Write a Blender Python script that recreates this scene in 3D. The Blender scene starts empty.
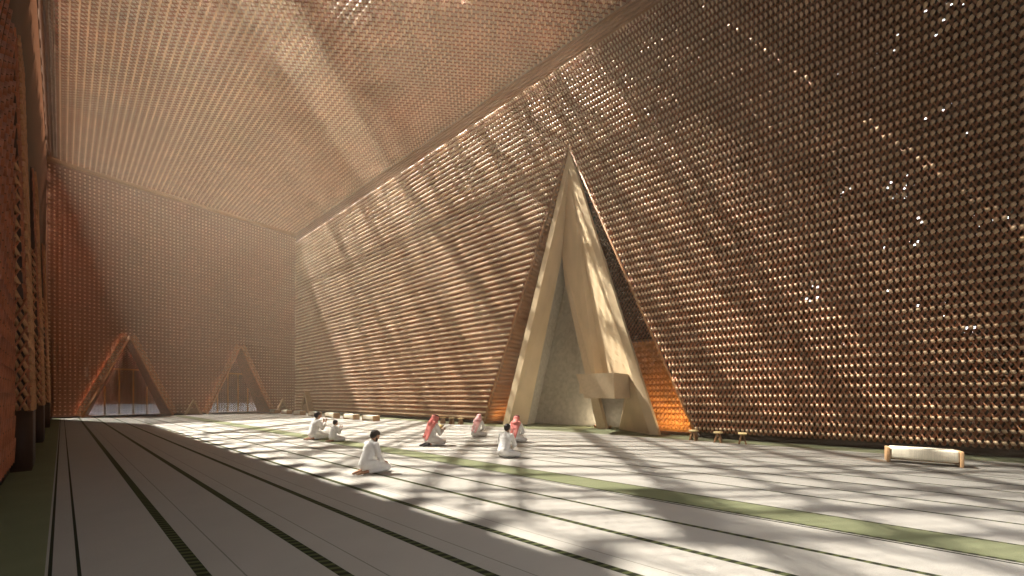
import bpy, math, random
import numpy as np
from mathutils import Vector, Matrix

S = bpy.context.scene
COL = S.collection
random.seed(7)
rng = np.random.default_rng(11)

# ------------------------------------------------------------------ camera
# Room axes: +Y runs down the hall, +X to the prayer wall, Z up.  Eye at 1.6 m.
EYE = 1.6
cd = bpy.data.cameras.new('camera')
cam = bpy.data.objects.new('camera', cd)
COL.objects.link(cam)
S.camera = cam
cam.location = (0, 0, EYE)
YAW = math.atan2(450.0, 372.0)
cam.rotation_euler = (math.pi / 2, 0, -YAW)
cd.sensor_width = 36.0
cd.lens = 372.0 / 1024.0 * 36.0
cd.shift_y = (396.5 - 288.0) / 1024.0
cd.clip_start = 0.05
cd.clip_end = 300.0

# ------------------------------------------------------------------ world, sun, exposure
w = bpy.data.worlds.new('sky')
S.world = w
w.use_nodes = True
bg = w.node_tree.nodes['Background']
bg.inputs['Color'].default_value = (1.0, 0.97, 0.95, 1)
bg.inputs['Strength'].default_value = 3.6

SUN_DIR = Vector((-0.20, 0.69, 1.0)).normalized()      # towards the sun
sd = bpy.data.lights.new('sun', 'SUN')
sd.energy = 40.0
sd.angle = math.radians(0.75)
sd.color = (1.0, 0.92, 0.80)
sun = bpy.data.objects.new('sun', sd)
COL.objects.link(sun)
sun.rotation_euler = SUN_DIR.to_track_quat('Z', 'Y').to_euler()
sun.location = (0, 60, 80)

S.view_settings.view_transform = 'Standard'
S.view_settings.look = 'None'
S.view_settings.gamma = 1.0
S.view_settings.use_curve_mapping = False
S.view_settings.exposure = 0.0
S.cycles.use_denoising = True
S.cycles.denoiser = 'OPENIMAGEDENOISE'
S.cycles.max_bounces = 7
S.cycles.diffuse_bounces = 5
S.cycles.glossy_bounces = 2
S.cycles.transparent_max_bounces = 8
S.cycles.volume_bounces = 0
S.cycles.sample_clamp_indirect = 6.0

X0, X1 = -0.7, 15.8          # left wall, right wall
Y0, Y1 = -8.0, 42.9          # wall behind the eye, far wall
HAZE = 0.0054
ZC = 18.9                    # underside of the roof lattice


# ------------------------------------------------------------------ materials
def mat(name, color, rough=0.6, noise=0.0, scale=6.0, stretch=(1, 1, 1), bump=0.0, spec=0.3, color2=None):
    m = bpy.data.materials.new(name)
    m.use_nodes = True
    nt = m.node_tree
    b = nt.nodes['Principled BSDF']
    b.inputs['Roughness'].default_value = rough
    b.inputs['Specular IOR Level'].default_value = spec
    b.inputs['Base Color'].default_value = (*color, 1)
    if noise > 0 or color2:
        tc = nt.nodes.new('ShaderNodeTexCoord')
        mp = nt.nodes.new('ShaderNodeMapping')
        mp.inputs['Scale'].default_value = stretch
        n = nt.nodes.new('ShaderNodeTexNoise')
        n.inputs['Scale'].default_value = scale
        n.inputs['Detail'].default_value = 4
        mx = nt.nodes.new('ShaderNodeMix')
        mx.data_type = 'RGBA'
        c2 = color2 or tuple(c * (1 - noise) for c in color)
        mx.inputs['A'].default_value = (*color, 1)
        mx.inputs['B'].default_value = (*c2, 1)
        ramp = nt.nodes.new('ShaderNodeMapRange')
        ramp.inputs['From Min'].default_value = 0.35
        ramp.inputs['From Max'].default_value = 0.65
        nt.links.new(tc.outputs['Object'], mp.inputs['Vector'])
        nt.links.new(mp.outputs['Vector'], n.inputs['Vector'])
        nt.links.new(n.outputs['Fac'], ramp.inputs['Value'])
        nt.links.new(ramp.outputs['Result'], mx.inputs['Factor'])
        nt.links.new(mx.outputs['Result'], b.inputs['Base Color'])
        if bump > 0:
            bp = nt.nodes.new('ShaderNodeBump')
            bp.inputs['Strength'].default_value = bump
            bp.inputs['Distance'].default_value = 0.02
            nt.links.new(n.outputs['Fac'], bp.inputs['Height'])
            nt.links.new(bp.outputs['Normal'], b.inputs['Normal'])
    return m


M = {
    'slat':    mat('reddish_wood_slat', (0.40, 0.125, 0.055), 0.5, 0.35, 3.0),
    'slat_lit': mat('lit_edge_wood_slat', (0.42, 0.18, 0.075), 0.45, 0.25, 3.0),  # lit copy of the slat wood: light on lath edges painted in
    'slat_brown': mat('brown_wood_slat', (0.37, 0.150, 0.075), 0.5, 0.3, 3.0),
    'reveal': mat('door_reveal_timber', (0.74, 0.33, 0.15), 0.5, 0.25, 2.0, (1, 1, 5)),
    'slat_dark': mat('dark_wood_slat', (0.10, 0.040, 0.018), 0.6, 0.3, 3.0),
    'peg':     mat('pale_wood_peg', (0.82, 0.58, 0.35), 0.45, 0.25, 1.2),
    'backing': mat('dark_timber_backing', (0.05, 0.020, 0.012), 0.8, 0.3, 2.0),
    'fin':     mat('roof_timber_fin', (0.66, 0.49, 0.34), 0.6, 0.3, 1.5),
    'beam':    mat('roof_timber_beam', (0.30, 0.17, 0.09), 0.7, 0.3, 1.5),
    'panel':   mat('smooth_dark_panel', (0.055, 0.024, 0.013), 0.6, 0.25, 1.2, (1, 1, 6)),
    'trim':    mat('orange_timber_trim', (0.50, 0.25, 0.11), 0.5, 0.25, 2.0, (1, 1, 5)),
    'orange':  mat('orange_glow_timber', (0.85, 0.37, 0.09), 0.5, 0.25, 1.5),  # warm glow on the lower recess screen painted into this orange; mullions share it
    'plaster': mat('sand_plaster', (0.68, 0.52, 0.32), 0.85, 0.16, 1.3, (1, 1, 0.5), 0.15),
    'plaster2': mat('rough_stone_plaster', (0.47, 0.42, 0.33), 0.9, 0.22, 5.0, (1, 1, 1), 0.4),
    'plaster3': mat('balcony_plaster', (0.60, 0.46, 0.29), 0.85, 0.16, 14.0, (1, 1, 1), 0.2),
    'skin':    mat('skin', (0.42, 0.22, 0.13), 0.55),
    'hair':    mat('black_hair', (0.018, 0.013, 0.011), 0.6),
    'hair2':   mat('brown_black_hair', (0.045, 0.030, 0.022), 0.6),
    'thobe':   mat('white_cotton', (0.80, 0.77, 0.73), 0.85, 0.08, 9.0),
    'thobe2':  mat('greyish_cotton', (0.66, 0.62, 0.58), 0.85, 0.08, 9.0),
    'agal':    mat('black_cord', (0.012, 0.012, 0.014), 0.5),
    'sock':    mat('black_sock', (0.02, 0.02, 0.025), 0.7),
    'eye':     mat('dark_eye', (0.02, 0.012, 0.01), 0.2),
    'lip':     mat('lip', (0.33, 0.13, 0.10), 0.5),
    'bench_wood': mat('bench_end_wood', (0.50, 0.30, 0.15), 0.5, 0.25, 4.0, (1, 1, 4)),
    'cushion': mat('cream_woven_seat', (0.80, 0.72, 0.56), 0.9, 0.15, 10.0, (0.3, 8, 0.3), 0.2),
    'stool':   mat('dark_stool_wood', (0.24, 0.12, 0.05), 0.45, 0.3, 5.0),
    'stool_top': mat('pale_stool_rim', (0.66, 0.49, 0.24), 0.4, 0.2, 5.0),
    'cover':   mat('olive_book_cover', (0.16, 0.13, 0.04), 0.5, 0.3, 8.0),
    'paper':   mat('paper', (0.42, 0.31, 0.14), 0.8),
}


# ------------------------------------------------------------------ red checked headscarf cloth
def scarf_material(name, mix):
    m = bpy.data.materials.new(name)
    m.use_nodes = True
    nt = m.node_tree
    b = nt.nodes['Principled BSDF']
    b.inputs['Roughness'].default_value = 0.85
    tc = nt.nodes.new('ShaderNodeTexCoord')
    ck = nt.nodes.new('ShaderNodeTexChecker')
    ck.inputs['Scale'].default_value = 60.0
    ck.inputs['Color1'].default_value = (0.62, 0.06, 0.05, 1)
    ck.inputs['Color2'].default_value = mix
    nt.links.new(tc.outputs['Object'], ck.inputs['Vector'])
    nt.links.new(ck.outputs['Color'], b.inputs['Base Color'])
    return m


M['scarf'] = scarf_material('red_checked_cloth', (0.74, 0.34, 0.29, 1))
M['scarf_pale'] = scarf_material('red_white_checked_cloth', (0.86, 0.76, 0.72, 1))


# ------------------------------------------------------------------ carpet
def carpet_material():
    m = bpy.data.materials.new('striped_prayer_carpet')
    m.use_nodes = True
    nt = m.node_tree
    L = nt.links.new
    b = nt.nodes['Principled BSDF']
    b.inputs['Roughness'].default_value = 0.95
    b.inputs['Specular IOR Level'].default_value = 0.1
    tc = nt.nodes.new('ShaderNodeTexCoord')
    sep = nt.nodes.new('ShaderNodeSeparateXYZ')
    L(tc.outputs['Object'], sep.inputs['Vector'])

    def math_(op, a, bb=None, c=None):
        n = nt.nodes.new('ShaderNodeMath')
        n.operation = op
        for i, v in enumerate((a, bb, c)):
            if v is None:
                continue
            if isinstance(v, (int, float)):
                n.inputs[i].default_value = v
            else:
                L(v, n.inputs[i])
        return n.outputs[0]

    def mixc(fac, a, bb):
        n = nt.nodes.new('ShaderNodeMix')
        n.data_type = 'RGBA'
        L(fac, n.inputs['Factor'])
        if isinstance(a, tuple):
            n.inputs['A'].default_value = (*a, 1)
        else:
            L(a, n.inputs['A'])
        if isinstance(bb, tuple):
            n.inputs['B'].default_value = (*bb, 1)
        else:
            L(bb, n.inputs['B'])
        return n.outputs['Result']

    def band(c, hw):                       # 1 inside |x-c|<hw
        n = math_('COMPARE', sep.outputs['X'], c, hw)
        return n

    # pile grain
    n1 = nt.nodes.new('ShaderNodeTexNoise')
    n1.inputs['Scale'].default_value = 60
    n1.inputs['Detail'].default_value = 3
    L(tc.outputs['Object'], n1.inputs['Vector'])
    n2 = nt.nodes.new('ShaderNodeTexNoise')
    n2.inputs['Scale'].default_value = 1.6
    L(tc.outputs['Object'], n2.inputs['Vector'])
    g = math_('ADD', math_('MULTIPLY', n1.outputs['Fac'], 0.5), math_('MULTIPLY', n2.outputs['Fac'], 0.5))
    base = mixc(g, (0.41, 0.38, 0.335), (0.545, 0.51, 0.455))
    # faint cross seams every 1.2 m along the rows
    fy = math_('FRACT', math_('MULTIPLY', sep.outputs['Y'], 1 / 1.25))
    seam = math_('LESS_THAN', fy, 0.012)
    base = mixc(math_('MULTIPLY', seam, 0.06), base, (0.2, 0.19, 0.16))
    # green fields
    green = mixc(g, (0.175, 0.185, 0.10), (0.275, 0.285, 0.165))
    gf = math_('MAXIMUM', band(6.24, 0.33), math_('LESS_THAN', sep.outputs['X'], -0.10))
    gf = math_('MAXIMUM', gf, math_('GREATER_THAN', sep.outputs['X'], 14.65))
    col = mixc(gf, base, green)
    # row gutters: hatched dark green bands
    tick = math_('LESS_THAN', math_('FRACT', math_('MULTIPLY', math_('ADD', sep.outputs['Y'], math_('MULTIPLY', sep.outputs['X'], 0.6)), 1 / 0.115)), 0.55)
    gut = mixc(tick, (0.105, 0.115, 0.05), (0.035, 0.038, 0.022))
    strong = [(0.81, .044), (1.62, .044), (2.45, .042), (3.27, .044)]
    fine = [(4.15, .042), (4.97, .036), (5.90, .030), (6.57, .022), (7.65, .030), (8.48, .034), (9.31, .030),
            (10.14, .034), (10.97, .030), (11.8, .034), (12.63, .03), (13.46, .034), (14.29, .03)]
    sf = None
    for c, hw in strong + fine:
        k = band(c, hw)
        sf = k if sf is None else math_('MAXIMUM', sf, k)
    col = mixc(sf, col, gut)
    # thin dark piping lines
    dk = None
    for c, hw in [(-0.07, .012), (0.10, .012), (5.82, .018)]:
        k = band(c, hw)
        dk = k if dk is None else math_('MAXIMUM', dk, k)
    col = mixc(dk, col, (0.03, 0.033, 0.02))
    # hair-thin pile seams inside each row
    th = None
    for c in (1.05, 1.86, 2.70, 3.52):
        k = band(c, .006)
        th = k if th is None else math_('MAXIMUM', th, k)
    col = mixc(math_('MULTIPLY', th, 0.6), col, (0.12, 0.12, 0.09))
    L(col, b.inputs['Base Color'])
    bp = nt.nodes.new('ShaderNodeBump')
    bp.inputs['Strength'].default_value = 0.3
    bp.inputs['Distance'].default_value = 0.01
    L(n1.outputs['Fac'], bp.inputs['Height'])
    L(bp.outputs['Normal'], b.inputs['Normal'])
    return m


M['carpet'] = carpet_material()


# ------------------------------------------------------------------ mesh collector
class MB:
    def __init__(self):
        self.v, self.q, self.m = [], [], []      # vertex arrays, quad arrays, material arrays
        self.n = 0
        self.mats = []
        self.tri, self.trim = [], []

    def mi(self, m):
        if m not in self.mats:
            self.mats.append(m)
        return self.mats.index(m)

    def boxes(self, c, a, b, d, m, open_back=False):
        """boxes at centres c (N,3) with half-axes a,b,d."""
        c = np.atleast_2d(np.asarray(c, float))
        N = len(c)
        if not N:
            return
        a, b, d = [np.broadcast_to(np.asarray(t, float), (N, 3)) for t in (a, b, d)]
        sg = [(-1, -1, -1), (1, -1, -1), (1, 1, -1), (-1, 1, -1), (-1, -1, 1), (1, -1, 1), (1, 1, 1), (-1, 1, 1)]
        V = np.stack([c + x * a + y * b + z * d for x, y, z in sg], 1).reshape(-1, 3)
        F = [(4, 5, 6, 7), (0, 1, 5, 4), (1, 2, 6, 5), (2, 3, 7, 6), (3, 0, 4, 7)]
        if not open_back:
            F.append((3, 2, 1, 0))
        F = np.array(F)
        Q = (np.arange(N)[:, None, None] * 8 + F[None]).reshape(-1, 4) + self.n
        self.v.append(V)
        self.q.append(Q)
        self.m.append(np.full(len(Q), self.mi(m)))
        self.n += len(V)

    def box(self, lo, hi, m):
        lo, hi = np.array(lo, float), np.array(hi, float)
        h = (hi - lo) / 2
        self.boxes([(lo + hi) / 2], (h[0], 0, 0), (0, h[1], 0), (0, 0, h[2]), m)

    def bar(self, p, q, w, t, m, up=(0, 0, 1)):
        """a straight bar from p to q, w wide, t along 'up'."""
        p, q = np.array(p, float), np.array(q, float)
        d = q - p
        L = np.linalg.norm(d)
        d = d / L
        u = np.array(up, float)
        u = u - d * u.dot(d)
        u /= np.linalg.norm(u)
        s = np.cross(d, u)
        self.boxes([(p + q) / 2], d * L / 2, s * w / 2, u * t / 2, m)

    def poly(self, pts, m):
        """one flat polygon, fan triangulated."""
        pts = np.array(pts, float)
        b = self.n
        self.v.append(pts)
        self.n += len(pts)
        for i in range(1, len(pts) - 1):
            self.tri.append((b, b + i, b + i + 1))
            self.trim.append(self.mi(m))

    def solid(self, ring, shift, m, m_side=None):
        """extrude polygon 'ring' by vector 'shift'."""
        ring = [np.array(p, float) for p in ring]
        sh = np.array(shift, float)
        back = [p + sh for p in ring]
        self.poly(ring, m)
        self.poly(back[::-1], m)
        n = len(ring)
        for i in range(n):
            j = (i + 1) % n
            self.poly([ring[j], ring[i], back[i], back[j]], m_side or m)

    def build(self, name, parent=None, smooth=False):
        me = bpy.data.meshes.new(name)
        V = np.concatenate(self.v) if self.v else np.zeros((0, 3))
        Q = np.concatenate(self.q) if self.q else np.zeros((0, 4), int)
        T = np.array(self.tri, int).reshape(-1, 3)
        mi = np.concatenate([*(self.m or [np.zeros(0, int)]), np.array(self.trim, int)]).astype(np.int32)
        me.vertices.add(len(V))
        me.vertices.foreach_set('co', V.astype(np.float32).ravel())
        loops = np.concatenate([Q.ravel(), T.ravel()]).astype(np.int32)
        me.loops.add(len(loops))
        me.loops.foreach_set('vertex_index', loops)
        nq, nt = len(Q), len(T)
        me.polygons.add(nq + nt)
        st = np.concatenate([np.arange(nq) * 4, nq * 4 + np.arange(nt) * 3]).astype(np.int32)
        me.polygons.foreach_set('loop_start', st)
        me.polygons.foreach_set('material_index', mi)
        me.update(calc_edges=True)
        me.validate()
        for m in self.mats:
            me.materials.append(M[m])
        if smooth:
            me.shade_smooth()
        o = bpy.data.objects.new(name, me)
        COL.objects.link(o)
        o.parent = parent
        return o


def struct(mb, name, parent=None):
    o = mb.build(name, parent)
    if parent is None:
        o['kind'] = 'structure'
    return o


def empty(name, loc, rz=0.0):
    o = bpy.data.objects.new(name, None)
    COL.objects.link(o)
    o.location = loc
    o.rotation_euler = (0, 0, rz)
    o.empty_display_size = 0.2
    return o


def tag(o, label, cat, group=None, kind=None):
    if label:
        o['label'] = label
    if cat:
        o['category'] = cat
    if group:
        o['group'] = group
    if kind:
        o['kind'] = kind
    return o


# ------------------------------------------------------------------ woven lattice panel
def lattice(mb, org, u, v, n, LU, LV, pu, pv, keep=None, peg=(0.030, 0.036, 0.15), w1=0.014, w2=0.034,
            mats=('slat_lit', 'slat', 'peg'), lean=0.0, shear=(0, 0, 0), second=True):
    """Crossing diagonal laths with a peg through every crossing.
    org = lower corner, u/v unit axes in the panel, n = unit normal into the room."""
    org, u, v, n = [np.array(t, float) for t in (org, u, v, n)]
    nu, nv = int(LU / pu) + 1, int(LV / pv) + 1
    I, J = np.meshgrid(np.arange(nu), np.arange(nv), indexing='ij')
    I, J = I.ravel(), J.ravel()
    U, Vv = (I + 0.5) * pu, (J + 0.5) * pv
    ok = (U < LU) & (Vv < LV)
    if keep is not None:
        ok &= keep(U, Vv)
    U, Vv = U[ok], Vv[ok]
    P = org + U[:, None] * u + Vv[:, None] * v
    dl = math.hypot(pu, pv)
    d1 = (u * pu + v * pv) / dl
    d2 = (u * pu - v * pv) / dl
    s1 = np.cross(n, d1)
    s2 = np.cross(n, d2)
    mb.boxes(P + n * 0.055, d1 * dl / 2, s1 * w1, n * 0.020, mats[0], True)
    mb.boxes(P + n * 0.00, d2 * dl / 2, s2 * w2, n * 0.022, mats[1], True)
    if second:     # laths crossing again between the pegs
        C = P + u * pu / 2 + v * 0.0
        mb.boxes(C - n * 0.05, v * pv / 2, u * 0.012, n * 0.02, mats[1], True)
    jit = 1.0 + 0.12 * rng.standard_normal(len(P))
    jit = np.clip(jit, 0.75, 1.25)[:, None]
    ax = n * peg[2] / 2 + np.array(shear, float)
    ra = math.radians(-22 if n[0] < -.5 else 22) if n[2] > -.5 else 0.0
    pu_, pv_ = u * math.cos(ra) + v * math.sin(ra), v * math.cos(ra) - u * math.sin(ra)
    mb.boxes(P + ax * 1.0 + n * 0.02, pu_ * peg[0], pv_ * peg[1], ax * jit, mats[2], True)


UX, UY, UZ = (1, 0, 0), (0, 1, 0), (0, 0, 1)

# ------------------------------------------------------------------ floor
mb = MB()
mb.box((-6, -9, -0.3), (20.5, 50, 0.0), 'carpet')
struct(mb, 'floor')

# ------------------------------------------------------------------ right (prayer) wall
OP = (9.45, 5.75, 13.75)              # centre, half width and height of the triangular opening


def in_op(y, z, pad=0.0):
    return (np.abs(y - OP[0]) < (OP[1] + pad) * (1 - z / (OP[2] + pad * 2))) & (z < OP[2] + pad * 2)


mb = MB()
lattice(mb, (X1, Y0, 0.22), UY, UZ, (-1, 0, 0), Y1 - Y0 - 0.15, ZC - 1.1 - 0.22, 0.14, 0.31,
        keep=lambda U, V: ~in_op(U + Y0, V + 0.22, 0.10), peg=(.027, .046, .15), second=False)
# backing board with a few chinks to the daylight
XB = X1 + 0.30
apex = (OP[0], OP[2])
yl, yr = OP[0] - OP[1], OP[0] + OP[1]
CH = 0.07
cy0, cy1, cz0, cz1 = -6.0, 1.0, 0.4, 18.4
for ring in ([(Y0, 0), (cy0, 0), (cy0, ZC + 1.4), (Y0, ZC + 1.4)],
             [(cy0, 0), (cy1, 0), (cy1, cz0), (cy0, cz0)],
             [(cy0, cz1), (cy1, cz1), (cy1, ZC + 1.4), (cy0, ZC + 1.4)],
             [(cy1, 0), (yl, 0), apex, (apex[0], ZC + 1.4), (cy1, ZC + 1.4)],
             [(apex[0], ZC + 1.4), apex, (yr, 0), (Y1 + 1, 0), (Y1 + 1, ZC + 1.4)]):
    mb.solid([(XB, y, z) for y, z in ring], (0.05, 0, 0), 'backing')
ny, nz = int((cy1 - cy0) / CH), int((cz1 - cz0) / CH)
gy, gz = np.meshgrid(np.arange(ny), np.arange(nz), indexing='ij')
gy, gz = gy.ravel(), gz.ravel()
py_, pz_ = cy0 + (gy + .5) * CH, cz0 + (gz + .5) * CH
clus = [(-2.2, 6.2), (-0.5, 8.3), (-2.9, 9.6), (-2.6, 4.2), (-3.4, 6.2), (0.2, 5.0), (-2.8, 12.6), (-3.3, 14.5), (-1.2, 12.0), (-3.2, 3.4), (-1.9, 8.0)]
pr = np.zeros(len(py_))
for a, b_ in clus:
    pr += 0.09 * np.exp(-((py_ - a) ** 2 + (pz_ - b_) ** 2) / 0.10)
hole = rng.random(len(py_)) < pr + 0.0004
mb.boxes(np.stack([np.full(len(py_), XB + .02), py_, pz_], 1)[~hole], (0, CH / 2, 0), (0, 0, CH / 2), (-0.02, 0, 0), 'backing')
# plinth shadow gap and smooth top courses
mb.box((X1 + 0.12, Y0, 0.0), (X1 + 0.18, yl, 0.20), 'backing')
mb.box((X1 + 0.12, yr, 0.0), (X1 + 0.18, Y1, 0.20), 'backing')
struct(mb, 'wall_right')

mb = MB()
for k in range(6):
    z = ZC - 0.10 - k * 0.19
    mb.box((X1 - 0.010, Y0, z - 0.075), (X1 + 0.05, Y1, z + 0.075), 'trim')
struct(mb, 'trim_1')

# edge battens of the opening, with stepped pegs along them
mb = MB()
for sgn in (-1, 1):
    p = np.array((X1 - 0.02, OP[0] + sgn * (OP[1] + .03), 0.0))
    q = np.array((X1 - 0.02, OP[0], OP[2] + .1))
    mb.bar(p, q, 0.07, 0.10, 'trim', up=(1, 0, 0))
struct(mb, 'trim_2')

# recess behind the opening: screens left, right and behind
mb = MB()
RD = 1.5
XR = X1 + RD
clr = lambda z0: (lambda U, V: ((9.45 - U - 2.0 > 3.1 * (1 - (V + z0) / 13.2)) | (U + 2.0 - 9.45 > 4.45 * (1 - (V + z0) / 13.2))) & (np.abs(U + 2.0 - 9.45) < 7.2))
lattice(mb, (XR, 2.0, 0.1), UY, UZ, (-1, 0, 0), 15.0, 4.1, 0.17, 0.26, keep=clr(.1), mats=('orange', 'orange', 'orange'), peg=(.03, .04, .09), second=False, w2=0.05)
lattice(mb, (XR, 2.0, 4.3), UY, UZ, (-1, 0, 0), 15.0, 11.0, 0.17, 0.26, keep=clr(4.3), mats=('slat', 'slat', 'slat_lit'), peg=(.025, .03, .06), second=False)
for ya, yb, yt in ((2.0, 6.35, 7.3), (17.0, 13.9, 12.5)):
    mb.bar((XR - .02, ya, 4.2), (XR - .02, yt, 4.2), .12, .08, 'trim', up=(1, 0, 0))
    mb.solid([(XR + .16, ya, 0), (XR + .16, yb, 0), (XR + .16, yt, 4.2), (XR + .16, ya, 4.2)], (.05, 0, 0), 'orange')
# upper board of the recess with chinks
g1, g2 = np.meshgrid(np.arange(int(15 / .12)), np.arange(int(11.2 / .12)), indexing='ij')
a_, b_ = 2.0 + (g1.ravel() + .5) * .12, 4.2 + (g2.ravel() + .5) * .12
hl = ((9.45 - a_ < 3.1 * (1 - b_ / 13.2)) & (a_ - 9.45 < 4.3 * (1 - b_ / 13.2))) | (rng.random(len(a_)) < (0.0015 + 0.16 * np.exp(-((b_ - 9.3) / 0.8) ** 2) * (a_ < 8.5) + 0.10 * np.exp(-((b_ - 6.9) / 0.3) ** 2) * (a_ < 8)))
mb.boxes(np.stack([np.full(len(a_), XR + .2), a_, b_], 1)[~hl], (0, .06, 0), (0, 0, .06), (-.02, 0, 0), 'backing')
# sloping reveal on the far side
dv = np.array((0, OP[0] - yr, OP[2]))
Lr = np.linalg.norm(dv)
dv = dv / Lr
nr = np.cross(dv, (1, 0, 0))
if nr[1] > 0:
    nr = -nr
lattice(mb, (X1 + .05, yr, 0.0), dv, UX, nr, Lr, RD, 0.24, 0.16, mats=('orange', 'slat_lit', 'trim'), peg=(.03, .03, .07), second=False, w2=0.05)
ring = [(X1, yr + .12, 0), (X1, OP[0] + .05, OP[2] + .15), (XR + .2, OP[0] + .05, OP[2] + .15), (XR + .2, yr + .12, 0)]
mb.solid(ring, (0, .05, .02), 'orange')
ring = [(X1 + .05, yl - .12, 0), (X1 + .05, OP[0] - .05, OP[2] + .15), (XR + .2, OP[0] - .05, OP[2] + .15), (XR + .2, yl - .12, 0)]
mb.solid(ring, (0, -.05, .02), 'backing')
wr = struct(mb, 'wall_recess')

# ------------------------------------------------------------------ far wall: laths, pegs and louvres that let the sun through
DC = (3.49, 10.95)
DH, DW = 6.4, 2.55


def in_door(x, z, pad=0.0):
    r = np.zeros(len(x), bool)
    for c in DC:
        r |= np.abs(x - c) < (DW + pad) * (1 - z / (DH + 2 * pad))
    return r


mb = MB()
lattice(mb, (X0, Y1, 0.15), UX, UZ, (0, -1, 0), X1 - X0, ZC - 0.4 - 0.15, 0.24, 0.29,
        keep=lambda U, V: ~in_door(U + X0, V + 0.15, 0.06), peg=(.042, .046, .16), w1=0.012, w2=0.020, second=False, mats=('slat_lit', 'slat_brown', 'peg'))
# vertical battens
bx = np.arange(X0 + 0.24, X1, 0.24)
for x in bx:
    z0 = 0.1
    for c in DC:
        if abs(x - c) < DW + .05:
            z0 = (1 - abs(x - c) / (DW + .05)) * (DH + .1)
    mb.box((x - .022, Y1 + .02, z0), (x + .022, Y1 + .07, ZC), 'slat_brown')
# sun-parallel louvres behind
tl = SUN_DIR.z / SUN_DIR.y
for z in np.arange(0.075, ZC + 0.4, 0.29):
    spans = [(X0, X1 + .3)]
    for c in DC:
        hw = (DW + .1) * (1 - (z + .05) / (DH + .25))
        if hw > 0:
            ns = []
            for a, b in spans:
                if a < c < b:
                    ns += [(a, c - hw), (c + hw, b)]
                else:
                    ns.append((a, b))
            spans = ns
    for a, b in spans:
        d = 0.19
        mb.boxes([((a + b) / 2, Y1 + .12 + d, z + d * tl)], ((b - a) / 2, 0, 0), (0, d, d * tl), (0, -0.041, 0.028), 'slat_brown')
struct(mb, 'wall_back')
mb = MB()
mb.box((X0, Y1 - .12, ZC - .36), (X1, Y1 + .05, ZC), 'trim')
mb.box((X0, Y1 - .02, 0), (DC[0] - DW, Y1 + .06, .12), 'backing')
mb.box((DC[0] + DW, Y1 - .02, 0), (DC[1] - DW, Y1 + .06, .12), 'backing')
mb.box((DC[1] + DW, Y1 - .02, 0), (X1, Y1 + .06, .12), 'backing')
struct(mb, 'trim_3')
mb = MB()
mb.box((X1 - .09, Y1 - .09, 0.1), (X1, Y1, ZC - .3), 'slat')
struct(mb, 'trim_4')

# ------------------------------------------------------------------ triangular doorways in the far wall
for k, c in enumerate(DC):
    root = empty('door_%d' % (k + 1), (c, Y1, 0))
    root['kind'] = 'structure'
    D = 2.6                      # depth of the reveal
    ah, aw = 6.0, 2.15           # inner triangle
    f = MB()
    for s in (-1, 1):
        p0, p1 = np.array((s * DW, 0, 0.)), np.array((0, 0, DH))
        q0, q1 = np.array((s * aw, D, 0.)), np.array((0, D, ah))
        f.solid([p0, p1, q1, q0], (s * 0.35, 0, .25), 'reveal')
    f.build('reveal', root)
    f = MB()
    for s in (-1, 1):
        f.bar((s * (DW + .02), -.06, 0), (0, -.06, DH + .05), 0.16, 0.14, 'reveal', up=(0, 1, 0))
    f.box((-.14, .02, DH - .30), (.14, .12, DH + .34), 'slat')
    f.box((-.3, D + .05, ah - .5), (.3, D + .15, ah + .5), 'slat')
    f.build('door_frame', root)
    g = MB()
    lattice(g, (-aw, D, 0.02), UX, UZ, (0, -1, 0), 2 * aw, ah, 0.20, 0.20, keep=lambda U, V: np.abs(U - aw) < aw * (1 - V / ah),
            mats=('trim', 'slat', 'peg'), peg=(.026, .026, .06), w1=0.022, w2=0.03, second=False)
    for z in np.arange(0.0, ah, 0.10):
        hw = aw * (1 - (z + .02) / ah)
        if hw > 0.05:
            hz = .044 + .0045 * min(1, z / 2.0)
            g.box((-hw - .15, D + .10, z), (hw + .15, D + .12, z + 2 * hz ), 'slat')
    g.build('screen', root)
    g = MB()
    zc = 3.9
    hw = aw * (1 - zc / ah)
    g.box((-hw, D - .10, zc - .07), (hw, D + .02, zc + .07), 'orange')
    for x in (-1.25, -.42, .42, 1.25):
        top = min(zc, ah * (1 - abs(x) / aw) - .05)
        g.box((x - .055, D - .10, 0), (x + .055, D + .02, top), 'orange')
    g.build('mullion', root)
    g = MB()
    g.box((-3.2, D + 1.3, .9), (3.2, D + 1.4, 6.6), 'slat')  # board added outside the door to mask the bright sky
    g.build('sky_mask_board', root)

# ------------------------------------------------------------------ left wall and the wall behind the eye
mb = MB()
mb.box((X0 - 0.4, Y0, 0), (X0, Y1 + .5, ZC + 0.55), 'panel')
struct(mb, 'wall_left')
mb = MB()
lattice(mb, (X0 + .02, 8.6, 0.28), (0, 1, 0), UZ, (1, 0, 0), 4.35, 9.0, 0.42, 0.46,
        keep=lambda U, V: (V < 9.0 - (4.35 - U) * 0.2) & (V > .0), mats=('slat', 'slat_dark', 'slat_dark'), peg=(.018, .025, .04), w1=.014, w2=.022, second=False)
struct(mb, 'trim_6')
mb = MB()
mb.box((X0 - .4, Y0 - .4, 6.5), (X1 + .6, Y0, ZC + 1.6), 'panel')  # opening made in this unseen wall to let skylight onto the floor
mb.box((X0 - .4, Y0 - .4, 0), (X0 + .3, Y0, 6.5), 'panel')
mb.box((7.0, Y0 - .4, 0), (X1 + .6, Y0, 6.5), 'panel')
struct(mb, 'wall_near')
mb = MB()
mb.box((X0, Y0, ZC - .10), (X0 + .02, Y1, ZC), 'panel')
struct(mb, 'trim_5')

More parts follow.
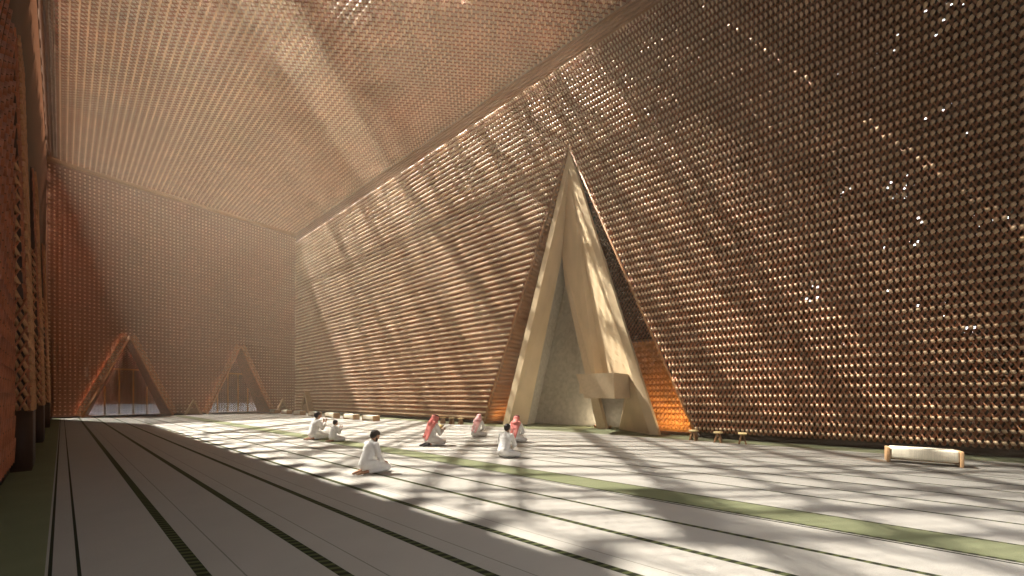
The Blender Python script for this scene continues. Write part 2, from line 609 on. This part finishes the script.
# piers standing against the left wall
for (yy, wdt, lab) in ((13.1, 1.9, 'wooden pier with lattice above a plain base, nearest on the left'),
                       (20.8, 2.0, 'wooden pier with lattice above a plain base, second along the left wall'),
                       (30.7, 2.2, 'wooden pier with lattice above a plain base, farthest along the left wall')):
    root = tag(empty('pier', (X0 + .002, yy, 0)), lab, 'pier', 'piers along the left wall')
    b = MB()
    b.box((0.001, 0, 0), (0.28, wdt, 1.28), 'panel')
    b.build('base', root)
    b = MB()
    H2 = 9.5
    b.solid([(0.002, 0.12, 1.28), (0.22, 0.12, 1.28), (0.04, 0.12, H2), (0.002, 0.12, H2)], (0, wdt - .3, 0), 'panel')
    sl = np.array((-0.18, 0, H2 - 1.28))
    sl /= np.linalg.norm(sl)
    nn = np.array((sl[2], 0, -sl[0]))
    lattice(b, (0.23, 0.1, 1.30), UY, tuple(sl), tuple(nn), wdt - .2, H2 - 1.4, 0.24, 0.34, mats=('trim', 'slat', 'slat'), peg=(.018, .025, .035), second=False)
    lattice(b, (0.0, 0.08, 1.30), (1, 0, 0), UZ, (0, -1, 0), 0.22, 5.5, 0.11, 0.30, mats=('slat', 'trim', 'trim'), peg=(.02, .03, .04), second=False,
            keep=lambda U, V: U < 0.22 - 0.18 * V / 8.2)
    b.build('lattice_shaft', root)

# ------------------------------------------------------------------ roof: hanging lattice, deep sun-parallel eggcrate, trusses above
mb = MB()
lattice(mb, (X0 + .5, Y0, ZC + .06), UX, UY, (0, 0, -1), X1 - X0 - .5, Y1 - Y0, 0.28, 0.28, peg=(.034, .034, .18), w1=0.012, w2=0.018,
        mats=('slat_lit', 'slat', 'peg'), second=False)
FD = 0.34                                   # half depth of the fins
sx, sy = SUN_DIR.x / SUN_DIR.z, SUN_DIR.y / SUN_DIR.z
zf = ZC + .10 + FD
ys = np.arange(Y0, Y1 + 1.2, 0.30)
mb.boxes(np.stack([np.full(len(ys), (X0 + X1) / 2 + .3), ys, np.full(len(ys), zf)], 1), ((X1 - X0) / 2 + .05, 0, 0), (0, FD * sy, FD), (0, .011, 0), 'fin')
xs = np.arange(X0 + .56, X1 + .3, 0.30)
mb.boxes(np.stack([xs, np.full(len(xs), (Y0 + Y1) / 2), np.full(len(xs), zf)], 1), (0, (Y1 - Y0) / 2 + .6, 0), (FD * sx, 0, FD), (.011, 0, 0), 'fin')
xs = np.array([X0 + .06, X0 + .20, X0 + .34, X0 + .48])      # blades added to dim the slot of light along the left wall head
mb.boxes(np.stack([xs, np.full(len(xs), (Y0 + Y1) / 2), np.full(len(xs), zf)], 1), (0, (Y1 - Y0) / 2 + .6, 0), (FD * sx, 0, FD), (.034, 0, 0), 'beam')
struct(mb, 'ceiling')

mb = MB()
zt = ZC + 1.25


def roof_bar(a, b, w_, t_=.3, lift=0.0):
    if a[0] != b[0] and a[0] < X0 + .35:      # every bar stops short of the slot of light on the left
        t = (X0 + .35 - a[0]) / (b[0] - a[0])
        a = (X0 + .35, a[1] + (b[1] - a[1]) * t)
    mb.bar((*a, zt + lift), (*b, zt + lift), w_, t_, 'beam')


for c in np.arange(-18, 62, 1.75):          # close diagonal trusses
    k = int(round(c / 1.75))
    roof_bar((X0 - 3, c + 11.5), (X1 + 1, c - 13.0 + 0.6 * (k % 3)), (0.10, 0.15, 0.08, 0.12)[k % 4])
for c in np.arange(-30, 56, 4.1):           # wider cross trusses
    roof_bar((X0 - 3, c), (X1 + 1, c + 16.0), 0.10, .12)
for x in (1.5, 5.2, 8.1, 11.7, 14.2):       # purlins along
    roof_bar((x, -8), (x, 58), 0.09, .16)
# bands of close laths: unseen shade strips added to break the sunlight into shafts
for c, n_, sl_ in ((-11.0, 4, .78), (-8.2, 3, .76), (-5.6, 5, .78), (-2.5, 3, .80), (-.4, 4, .80), (3.2, 3, .78), (5.4, 4, .76), (8.6, 3, .78), (10.6, 4, .78), (14.2, 3, .80), (16.4, 4, .78),
                   (19.8, 3, .80), (21.7, 6, .78), (25.5, 4, .76), (28.2, 3, .78), (31.0, 6, .78), (35.0, 3, .76), (38.5, 5, .78), (42.0, 4, .78),
                   (22.5, 2, -1.15), (30.0, 2, -1.22), (36.0, 3, -1.25), (44.0, 2, -1.2), (50.0, 3, -1.2), (58.0, 2, -1.2)):
    for q in range(n_):
        cq = c + q * .155
        roof_bar((X0 - 3, cq), (X1 + 1, cq + 20.5 * sl_), .066, .04, .3)
for k in range(0, 30):      # notched blocks bridging the slot of light along the wall head
    yy = 3.0 + k * 1.52
    mb.solid([(X0, yy - .34, ZC + .5), (X0, yy + .34, ZC + .5), (X0 + .5, yy + .20, ZC + .5), (X0 + .5, yy - .20, ZC + .5)], (0, 0, .08), 'panel')
# solid roof at the near end, then boards with widening gaps, added to grade the sun
for q in range(16):
    roof_bar((X0 - 3, 6.1 + q * .28), (X1 + 1, 6.1 + q * .28), .24 - .011 * q, .05)
mb.box((X1 - .38, Y0, ZC + .84), (X1 + .8, Y1 + 1, ZC + .9), 'beam')  # unseen ledger added to shade the head of the right wall
mb.box((X0 - 3, Y0 - 1, zt + .2), (X1 + 1, 6.0, zt + .26), 'beam')
for _ in range(16):  # loose boards added out of view to streak the sunlight
    cx_, cy_ = random.uniform(X0, X1), random.uniform(4, 56)
    L_, W_ = random.uniform(1.0, 3.2), random.uniform(.25, .8)
    a_ = random.choice((-0.88, -0.88, 0.68))
    mb.bar((cx_ - L_ / 2 * math.cos(a_), cy_ - L_ / 2 * math.sin(a_), zt + .3), (cx_ + L_ / 2 * math.cos(a_), cy_ + L_ / 2 * math.sin(a_), zt + .3), W_, .04, 'beam')
struct(mb, 'ceiling_trusses')

# unseen outer shell added round the recess to block outside light
mb = MB()
mb.box((19.4, 1.0, 0), (19.6, 18.0, 16.0), 'backing')
mb.box((X1 + .35, 0.9, 16.0), (19.6, 18.1, 16.2), 'backing')
mb.box((X1 + .35, 0.8, 0), (19.4, 1.0, 16.0), 'backing')
mb.box((X1 + .35, 18.0, 0), (19.4, 18.2, 16.0), 'backing')
struct(mb, 'light_block_shell')

# ------------------------------------------------------------------ prayer niche with balcony
root = tag(empty('prayer_niche', (X1, 9.45, 0)), 'tall triangular sand-plaster prayer niche with a projecting balcony in the right wall', 'prayer niche')
O = np.array((X1, 9.45, 0.0))


def P(x, y, z):
    return np.array((x, y, z), float) - O


A_ = P(15.8, 9.45, 13.66)
I_ = P(15.8, 9.45, 12.8)
Lo, L1_, L2_ = P(15.8, 13.75, 0), P(15.8, 13.31, 0), P(17.0, 12.92, 0)
Ro, R0_ = P(15.8, 5.13, 0), P(15.8, 5.53, 0)
N_ = P(17.0, 10.59, 9.1)
J_ = P(17.0, 8.07, 0)
F_ = P(17.4, 7.95, 0)
th = np.array((0.25, 0, 0))
f = MB()
f.solid([Lo, A_, I_, L1_], th, 'plaster')
f.solid([Ro, A_, I_, R0_][::-1], th, 'plaster')
f.build('outer_frame', root)
f = MB()
f.solid([L1_, L2_, N_], (.05, .08, 0), 'plaster')
f.solid([L1_, N_, I_], (.08, .04, 0), 'plaster')
f.build('left_splay', root)


def at(a, b, z):
    t = (z - a[2]) / (b[2] - a[2])
    return a + (b - a) * t


zc = 1.5
f = MB()
f.solid([I_, N_, at(J_, N_, zc), ], (.06, 0, 0), 'plaster')
f.solid([I_, at(J_, N_, zc), at(F_, I_, zc)], (.06, 0, 0), 'plaster')
f.solid([I_, at(F_, I_, zc), at(R0_, I_, zc)], (.06, -.04, 0), 'plaster')
f.build('right_splay', root)
# right jamb leg of the niche
f = MB()
J2 = P(17.0, 8.55, 0)
N2 = P(17.0, 10.42, 7.7)
f.solid([J_, N_, N2, J2], (.30, 0, 0), 'plaster3', 'plaster')
f.build('jamb', root)
# pier under the balcony on the right
f = MB()
B1 = P(17.3, 7.55, 0)
f.solid([R0_, B1, at(F_, I_, zc) * .35 + at(R0_, I_, zc) * .65, at(R0_, I_, zc)], (.25, -.15, 0), 'plaster')
f.build('lower_pier', root)
# niche interior
f = MB()
f.solid([L2_, P(18.3, 13.33, 0), P(18.3, 10.75, 9.6), N_], (0, .06, 0), 'plaster2')
f.solid([P(18.3, 5.2, 0), P(18.3, 13.4, 0), P(18.3, 10.8, 9.6), P(18.3, 9.2, 9.6)], (.08, 0, 0), 'plaster2')
f.solid([J2 + th, N2 + th, P(18.3, 9.8, 8.6), P(18.3, 8.8, 0)], (0, -.06, 0), 'plaster2')
f.solid([B1 + P(X1, 9.45, 0) * 0, P(18.3, 7.0, 0), P(18.3, 7.4, 3.0), at(R0_, I_, 3.0) + th * 4], (0, -.06, 0), 'plaster')
f.build('niche_lining', root)
# balcony
f = MB()
yc, yl2, xf = 6.49, 8.26, 14.4
zt1, zb1 = 2.58, 1.52
topr = [P(xf, yc, zt1), P(xf, yl2, zt1), P(17.2, yl2 + .4, zt1), P(17.2, yc, zt1)]
botr = [P(xf + .12, yc + .02, zb1), P(xf + .12, yl2 - .36, zb1), P(17.2, yl2 - .1, zb1), P(17.2, yc + .02, zb1)]
f.poly(botr[::-1], 'plaster3')
for i in range(4):
    j = (i + 1) % 4
    f.poly([topr[i], topr[j], botr[j], botr[i]], 'plaster3')
cen = sum(topr) / 4
ins = [p + (cen - p) / np.linalg.norm(cen - p) * .18 for p in topr]
for i in range(4):
    j = (i + 1) % 4
    f.poly([topr[j], topr[i], ins[i], ins[j]], 'plaster3')
    d = np.array((0, 0, -.85))
    f.poly([ins[i], ins[j], ins[j] + d, ins[i] + d][::-1], 'plaster3')
f.poly([p + np.array((0, 0, -.85)) for p in ins], 'plaster3')
bo = f.build('balcony', root)
bo['label'] = 'box-shaped balcony with tapered left end'

# hidden lamps added to brighten the recess and the niche
def fill_lamp(loc, aim, energy, size, color=(1.0, 0.74, 0.45)):
    d = bpy.data.lights.new('fill_uplight', 'AREA')
    d.shape = 'RECTANGLE'
    d.size, d.size_y = size
    d.energy = energy
    d.color = color
    o = bpy.data.objects.new('fill_uplight', d)
    COL.objects.link(o)
    o.location = loc
    o.rotation_euler = (Vector(aim) - Vector(loc)).to_track_quat('-Z', 'Y').to_euler()
    f = MB()
    x, y, z = loc
    f.box((x - .08, y - size[0] / 2, 0), (x + .08, y + size[0] / 2, z - .03), 'beam')  # made-up housing box under the added lamp
    q = struct(f, 'trim_fill_lamp_box')
    return o


fill_lamp((16.35, 4.75, .16), (17.3, 4.9, 3.2), 42, (1.2, .10))
fill_lamp((16.6, 14.4, .16), (16.9, 14.6, 3.0), 12, (.8, .10))
fill_lamp((17.6, 8.75, .16), (17.4, 12.4, 3.4), 45, (.5, .12), (1.0, 0.86, 0.66))
fill_lamp((17.45, 8.15, .16), (18.2, 7.6, 1.8), 6, (.25, .08), (1.0, 0.88, 0.70))


# ------------------------------------------------------------------ rounded-box helper
def rbox(name, lo, hi, m, parent, bev=0.02, seg=3):
    import bmesh
    bm = bmesh.new()
    bmesh.ops.create_cube(bm, size=1.0)
    lo, hi = Vector(lo), Vector(hi)
    for v in bm.verts:
        v.co = Vector([(lo[i] + hi[i]) / 2 + v.co[i] * (hi[i] - lo[i]) for i in range(3)])
    bmesh.ops.bevel(bm, geom=bm.edges[:], offset=bev, segments=seg, profile=0.5, affect='EDGES')
    me = bpy.data.meshes.new(name)
    bm.to_mesh(me)
    bm.free()
    me.materials.append(M[m])
    me.shade_smooth()
    o = bpy.data.objects.new(name, me)
    COL.objects.link(o)
    o.parent = parent
    return o


def copy_tree(o, parent=None):
    c = o.copy()
    COL.objects.link(c)
    c.parent = parent
    for ch in list(o.children):
        copy_tree(ch, c)
    return c


# ------------------------------------------------------------------ benches
def make_bench():
    root = empty('bench', (0, 0, 0))
    rbox('seat', (-.23, -.575, .10), (.23, .575, .375), 'cushion', root, .05, 4)
    for s_ in (-1, 1):
        rbox('leg', (-.235, s_ * .605 - .032, 0.0), (.235, s_ * .605 + .032, .36), 'bench_wood', root, .012)
    rbox('under_rail', (-.05, -.57, .06), (.05, .57, .098), 'bench_wood', root, .006)
    return root


BL = ['long cream padded bench standing alone at the right of the carpet, nearest to the viewer',
      'cream bench in the far row, nearest to the man with the book',
      'cream bench in the far row, second from its near end',
      'cream bench in the far row, just right of the boy with raised hands',
      'cream bench in the far row, partly behind the head of the man with raised hands',
      'cream bench in the far row, in front of the tall timber A-frame',
      'cream bench in the far row, second from the corner',
      'cream bench in the far row, nearest to the room corner']
BP = [(13.05, -1.88, .96), (13.0, 22.85, 1.12), (12.95, 25.35, 1.12), (13.0, 28.35, 1.15), (13.1, 31.6, 1.12), (13.1, 34.7, 1.12), (13.1, 37.6, 1.12), (13.1, 40.6, 1.12)]
b0 = make_bench()
for i, ((x, y, sc_), lb) in enumerate(zip(BP, BL)):
    o = b0 if i == 0 else copy_tree(b0)
    o.location = (x, y, 0)
    o.scale = (1, sc_, 1)
    tag(o, lb, 'bench', 'cream padded benches')


# ------------------------------------------------------------------ small book stools
def make_stool():
    root = empty('stool', (0, 0, 0))
    rbox('seat', (-.14, -.125, .32), (.14, .125, .375), 'stool_top', root, .012)
    for s_ in (-1, 1):
        m = MB()
        m.solid([(-.13, s_ * .125, 0), (.13, s_ * .125, 0), (.10, s_ * .050, .32), (-.10, s_ * .050, .32)], (0, s_ * -.048, .0), 'stool')
        m.build('leg', root)
    m = MB()
    m.bar((0, -.08, .12), (0, .08, .12), .20, .02, 'stool')
    m.build('brace', root)
    return root


SP = [(14.72, 3.55, 'small dark wooden stool at the right foot of the triangular opening'),
      (14.55, 2.72, 'middle one of the three dark stools right of the triangular opening'),
      (14.60, 2.00, 'small dark wooden stool right of the opening, farthest from the niche'),
      (14.42, 17.25, 'small wooden stool by the wall, directly behind the man with the book'),
      (14.46, 16.50, 'middle one of the three small stools between the scarfed worshippers'),
      (14.52, 15.80, 'small wooden stool by the wall, nearest to the man in the pale scarf')]
s0 = make_stool()
for i, (x, y, lb) in enumerate(SP):
    o = s0 if i == 0 else copy_tree(s0)
    o.location = (x, y, 0)
    o.rotation_euler = (0, 0, 0.15 * ((i % 3) - 1))
    tag(o, lb, 'stool', 'small stools by the prayer wall')


# ------------------------------------------------------------------ timber A-frame stands
def make_aframe(wd, ht, dp, lbl, loc, rz):
    root = tag(empty('a_frame_stand', loc, rz), lbl, 'stand', 'timber A-frame stands along the walls')
    for s_ in (-1, 1):
        m = MB()
        a, b = np.array((s_ * wd / 2, 0, 0)), np.array((0, 0, ht))
        t = .13 * ht
        m.solid([a, b, b - np.array((0, 0, t * 1.5)), a - np.array((s_ * t, 0, 0))], (0, dp, 0), 'bench_wood')
        m.build('leg', root)
    m = MB()
    h_ = ht * .42
    w_ = wd / 2 * (1 - h_ / ht) - .03
    m.solid([(-wd / 2 + .14 * ht, .06, 0.01), (wd / 2 - .14 * ht, .06, 0.01), (w_, .06, h_), (-w_, .06, h_)], (0, .04, 0), 'stool')
    m.build('front_panel', root)
    m = MB()
    m.box((-w_ * .98, .1, h_ - .03), (w_ * .98, dp - .02, h_), 'bench_wood')
    m.build('shelf', root)
    return root


make_aframe(1.25, 1.35, .45, 'small timber A-frame stand against the far wall between the two doorways', (7.35, 42.2, 0), 0)
make_aframe(1.25, 1.35, .45, 'small timber A-frame stand in the far room corner', (14.35, 42.1, 0), 0)
make_aframe(2.3, 2.15, .5, 'tall timber A-frame stand against the prayer wall near the room corner', (15.05, 38.7, 0), -math.pi / 2)


# ------------------------------------------------------------------ people
def blob(name, caps, m, parent, voxel, smooth=3, flat=()):
    """union of tapered capsules (p, q, rp, rq), fused into one continuous skin"""
    import bmesh
    bm = bmesh.new()
    for c in caps:
        p, q, rp, rq = Vector(c[0]), Vector(c[1]), c[2], c[3]
        d = q - p
        n = max(2, int(d.length / (min(rp, rq) * 0.55)) + 1) if d.length > 1e-5 else 1
        sq = c[4] if len(c) > 4 else (1, 1, 1)
        for i in range(n):
            t = i / (n - 1) if n > 1 else 0
            rr = rp + (rq - rp) * t
            mt = Matrix.Translation(p + d * t) @ Matrix.Diagonal((*sq, 1.0))
            bmesh.ops.create_icosphere(bm, subdivisions=2, radius=rr, matrix=mt)
    me = bpy.data.meshes.new(name)
    bm.to_mesh(me)
    bm.free()
    o = bpy.data.objects.new(name, me)
    COL.objects.link(o)
    rm = o.modifiers.new('fuse', 'REMESH')
    rm.mode = 'VOXEL'
    rm.voxel_size = voxel
    sm = o.modifiers.new('soften', 'SMOOTH')
    sm.iterations = smooth
    dg = bpy.context.evaluated_depsgraph_get()
    me2 = bpy.data.meshes.new_from_object(o.evaluated_get(dg))
    o.modifiers.clear()
    o.data = me2
    bpy.data.meshes.remove(me)
    me2.name = name
    me2.materials.clear()
    me2.materials.append(M[m])
    me2.shade_smooth()
    o.parent = parent
    return o


def hand(w, f, up, side, curl=0.4):
    """palm and five fingers from wrist w, pointing along f, back of the hand along up"""
    w, f, up = Vector(w), Vector(f).normalized(), Vector(up).normalized()
    s = f.cross(up).normalized() * side
    caps = []
    pc = w + f * .045
    for k in (-.026, -.009, .009, .026):
        caps.append((w + f * .012 + s * k * .7, w + f * .085 + s * k, .014, .012))
    for i, (k, L) in enumerate(((-.030, .058), (-.010, .074), (.010, .080), (.029, .070))):
        a = w + f * .085 + s * k
        b = a + (f - up * curl * .4).normalized() * L * .5
        c = b + (f - up * curl * 1.4).normalized() * L * .5
        caps += [(a, b, .0105, .0095), (b, c, .0095, .008)]
    a = w + f * .03 + s * .032
    b = a + (f * .7 + s * .7).normalized() * .038
    c = b + (f - up * curl * .6).normalized() * .032
    caps += [(a, b, .013, .011), (b, c, .011, .009)]
    return caps


def person(loc, face, lbl, legs='kneel', arms='thigh', bow=.35, lean=.06, scale=1.0, turn=0.0,
           scarf=None, agal=False, hair='hair', beard=True, socks=False, cloth='thobe'):
    root = tag(empty('person', (*loc, 0), face), lbl, 'person', 'seated worshippers on the carpet')
    root.scale = (scale,) * 3
    V = Vector
    pel = V((0, 0, .25))
    ch = V((.02 + lean, 0, .50))
    nb = V((.03 + lean * 1.8, 0, .655))
    hd = nb + V((.035 + .09 * bow, 0, .135 - .03 * bow))
    R = Matrix.Rotation(turn, 3, 'Z') @ Matrix.Rotation(bow, 3, 'Y')

    def H(x, y, z):
        return hd + R @ V((x, y, z))
    body = [(pel, ch, .12, .105, (1, 1.25, 1)), (ch, nb - V((0, 0, .04)), .11, .075, (1, 1.35, 1)), (nb - V((0, 0, .02)), hd - V((0.01, 0, .04)), .052, .050)]
    # head: skull, face, jaw, nose, ears, brow
    body += [(H(-.015, 0, .02), H(.01, 0, .02), .088, .084, (1.05, .88, 1.1)), (H(.03, 0, -.03), H(.045, 0, -.06), .058, .042, (1, .95, 1)),
             (H(.086, 0, .012), H(.104, 0, -.018), .010, .014), (H(.078, -.03, .03), H(.078, .03, .03), .014, .014),
             (H(.0, -.080, -.01), H(.0, -.082, .014), .012, .015, (1.2, .6, 1)), (H(.0, .080, -.01), H(.0, .082, .014), .012, .015, (1.2, .6, 1)),
             (H(.084, -.014, -.048), H(.084, .014, -.048), .010, .010)]
    robe = [(V((-.02, 0, .20)), ch, .165, .135, (1, 1.15, 1)), (ch, nb - V((.01, 0, .05)), .135, .085, (1, 1.4, 1)), (nb - V((.01, 0, .04)), nb + V((.0, 0, .005)), .066, .058)]
    for s in (-1, 1):
        sh = nb + V((-.01, s * .165, -.055))
        robe.append((nb + V((-.01, s * .06, -.045)), sh, .065, .068))
        if arms == 'thigh':
            el, wr = sh + V((.05, s * .06, -.25)), V((.27, s * .135, .245))
            hf, hu = (.9, -s * .15, -.25), (.25, 0, 1)
        elif arms == 'dua':
            el, wr = sh + V((.10, s * .03, -.24)), sh + V((.27, -s * .085, -.06))
            hf, hu = (.45, -s * .05, 1), (1, 0, -.3)
        elif arms == 'book':
            el, wr = sh + V((.08, s * .05, -.25)), sh + V((.285, -s * .075, -.17))
            hf, hu = (.9, -s * .25, .45), (.3, s * .3, -1)
        else:                                  # forearms resting in the lap
            el, wr = sh + V((.07, s * .07, -.26)), V((.30, s * .07, .22))
            hf, hu = (.8, -s * .5, -.15), (.1, 0, 1)
        body += [(sh, el, .048, .040), (el, wr, .038, .026)]
        body += hand(wr, hf, hu, s if arms != 'dua' else -s, .5)
        robe += [(sh, el, .072, .060), (el, wr - (wr - el) * .06, .058, .046)]
        if legs == 'kneel':
            kn, an, toe = V((.40, s * .13, .095)), V((-.06, s * .11, .062)), V((-.26, s * .075, .035))
            hip = V((.0, s * .10, .22))
            body += [(hip, kn, .085, .060), (kn, an, .058, .040), (an, toe, .036, .030), (toe, toe + V((-.035, 0, -.004)), .028, .018)]
            robe += [(hip, kn, .118, .086), (kn, V((.0, s * .12, .075)), .082, .070), (V((.36, 0, .08)), V((.05, 0, .09)), .075, .085)]
        else:
            kn, an = V((.26, s * .29, .085)), V((.30, -s * .10, .055))
            hip = V((.0, s * .10, .16))
            body += [(hip, kn, .085, .060), (kn, an, .055, .038), (an, an + V((.07, -s * .10, -.015)), .034, .026)]
            robe += [(hip, kn, .120, .080), (kn, an + V((0, s * .06, .01)), .075, .055), (V((.05, 0, .08)), V((.25, 0, .075)), .09, .065)]
    dz = .002
    blob('body', body, 'skin', root, .0085, 2)
    blob('robe', [(c[0], c[1], c[2], c[3], *c[4:]) for c in robe], cloth, root, .013, 4)
    for s in (-1, 1):
        e = blob('eye', [(H(.079, s * .030, .014), H(.079, s * .030, .014), .010, .010)], 'eye', root, .003, 0)
    if scarf is None:
        blob('hair', [(H(-.028, 0, .035), H(.0, 0, .052), .094, .084, (1.05, .93, 1.05)), (H(-.05, 0, -.015), H(-.05, 0, 0), .062, .07, (1, 1.1, 1)),
                      (H(.035, -.03, .082), H(.035, .03, .082), .035, .035)], hair, root, .008, 2)
    else:
        sc = [(H(-.028, 0, .030), H(.010, 0, .045), .108, .100, (1.05, .98, 1.05)),
              (H(-.05, 0, -.02), nb + V((-.09, 0, .0)), .095, .11, (.9, 1.15, 1)),
              (nb + V((-.06, 0, -.0)), ch + V((-.12, 0, -.03)), .10, .07, (.8, 2.0, 1)),
              (ch + V((-.12, -.06, -.02)), V((-.175, -.05, .20)), .055, .035, (.6, 1.8, 1)),
              (ch + V((-.12, .06, -.02)), V((-.175, .07, .26)), .055, .030, (.6, 1.6, 1))]
        for s in (-1, 1):
            sc += [(H(.0, s * .075, -.03), nb + V((.02, s * .11, -.03)), .035, .06), (nb + V((.0, s * .12, -.03)), nb + V((.085, s * .13, -.20)), .062, .030, (.9, 1.0, 1))]
        so = blob('headscarf', sc, scarf, root, .009, 3)
        if agal:
            import bmesh
            pts = []
            m = MB()
            NN = 28
            for ring_z in (.098, .080):
                prev = None
                for a in range(NN + 1):
                    th_ = 2 * math.pi * a / NN
                    rad = .094 if ring_z < .09 else .084
                    p_ = H(-.012 + rad * 1.02 * math.cos(th_), rad * .95 * math.sin(th_), ring_z + .015)
                    if prev is not None:
                        m.bar(tuple(prev), tuple(p_), .017, .015, 'agal')
                    prev = p_
            m.build('agal', root)
    if beard:
        blob('beard', [(H(.055, -.02, -.075), H(.055, .02, -.075), .036, .036, (1, 1, .9)), (H(.02, -.066, -.04), H(.04, -.035, -.066), .020, .028), (H(.02, .066, -.04), H(.04, .035, -.066), .020, .028)],
             'hair2', root, .006, 1)
    if socks and legs == 'kneel':
        for s in (-1, 1):
            blob('sock', [(V((-.10, s * .10, .060)), V((-.26, s * .075, .038)), .042, .035), (V((-.26, s * .075, .038)), V((-.30, s * .075, .036)), .034, .026)], 'sock', root, .008, 2)
    return root


person((4.06, 7.26), 0.05, 'bearded man in white robe kneeling with hands on thighs, nearest to the viewer', arms='thigh', bow=.45, lean=.04, hair='hair2', scale=.98)
person((7.36, 6.35), 0.20, 'dark-haired man in white robe sitting cross-legged, seen from behind beside the red-scarfed man', legs='cross', arms='lap', bow=.25, lean=.05, scale=.96, beard=False)
person((10.0, 8.15), 0.35, 'man in red checked headscarf with black cord ring, sitting in front of the niche', legs='cross', arms='lap', bow=.2, lean=.08, scale=1.02, scarf='scarf', agal=True)
person((10.45, 10.50), 0.30, 'man in pale red and white headscarf sitting hunched, between the two red-scarfed men', legs='cross', arms='lap', bow=.5, lean=.10, scale=.98, scarf='scarf_pale', beard=False, turn=.3)
pb = person((7.62, 9.75), -0.02, 'man in red checked headscarf kneeling and reading an open book', arms='book', bow=.35, lean=.05, scale=1.10, scarf='scarf', agal=True, socks=True, cloth='thobe2')
person((5.95, 14.45), 0.10, 'dark-haired man in white robe kneeling with raised hands beside a boy', arms='dua', bow=.15, lean=.03, scale=1.12, beard=False)
person((6.12, 13.28), 0.10, 'small boy in white robe kneeling with raised hands', arms='dua', bow=.1, lean=.02, scale=.83, beard=False)

# open book held by the reading man
S_ = 1.10
bk = empty('book', (7.62 + .45 * S_, 9.74, .56), 0.0)
tag(bk, 'open olive-covered book held up by the kneeling man in red headscarf', 'book')
bk.rotation_euler = (0, math.radians(-42), 0)
for s_ in (-1, 1):
    m = MB()
    u_ = np.array((.10, 0, 0))
    v_ = np.array((-.03, s_ * .075, .055))
    n_ = np.cross(u_, v_)
    n_ = n_ / np.linalg.norm(n_) * (1 if s_ > 0 else -1)
    m.boxes([v_], u_ * 1.05, v_ * 1.02, n_ * .004, 'cover')
    m.build('cover', bk)
    m = MB()
    m.boxes([v_ * .97 + n_ * .013], u_, v_ * .95, n_ * .009, 'paper')
    m.build('pages', bk)

# ------------------------------------------------------------------ sunlit dust in the air
hm = bpy.data.materials.new('dusty_air')
hm.use_nodes = True
hn = hm.node_tree
hn.nodes.remove(hn.nodes['Principled BSDF'])
vs = hn.nodes.new('ShaderNodeVolumeScatter')
vs.inputs['Color'].default_value = (1.0, 0.80, 0.58, 1)
vs.inputs['Density'].default_value = HAZE
vs.inputs['Anisotropy'].default_value = 0.5
hn.links.new(vs.outputs['Volume'], hn.nodes['Material Output'].inputs['Volume'])
M['haze'] = hm
mb = MB()
mb.box((X0 + .001, Y0 + .01, 0.01), (X1 - .001, Y1 - .001, ZC + 1.0), 'haze')
tag(mb.build('haze'), 'sunlit dust hanging in the air of the hall', 'haze', kind='stuff')
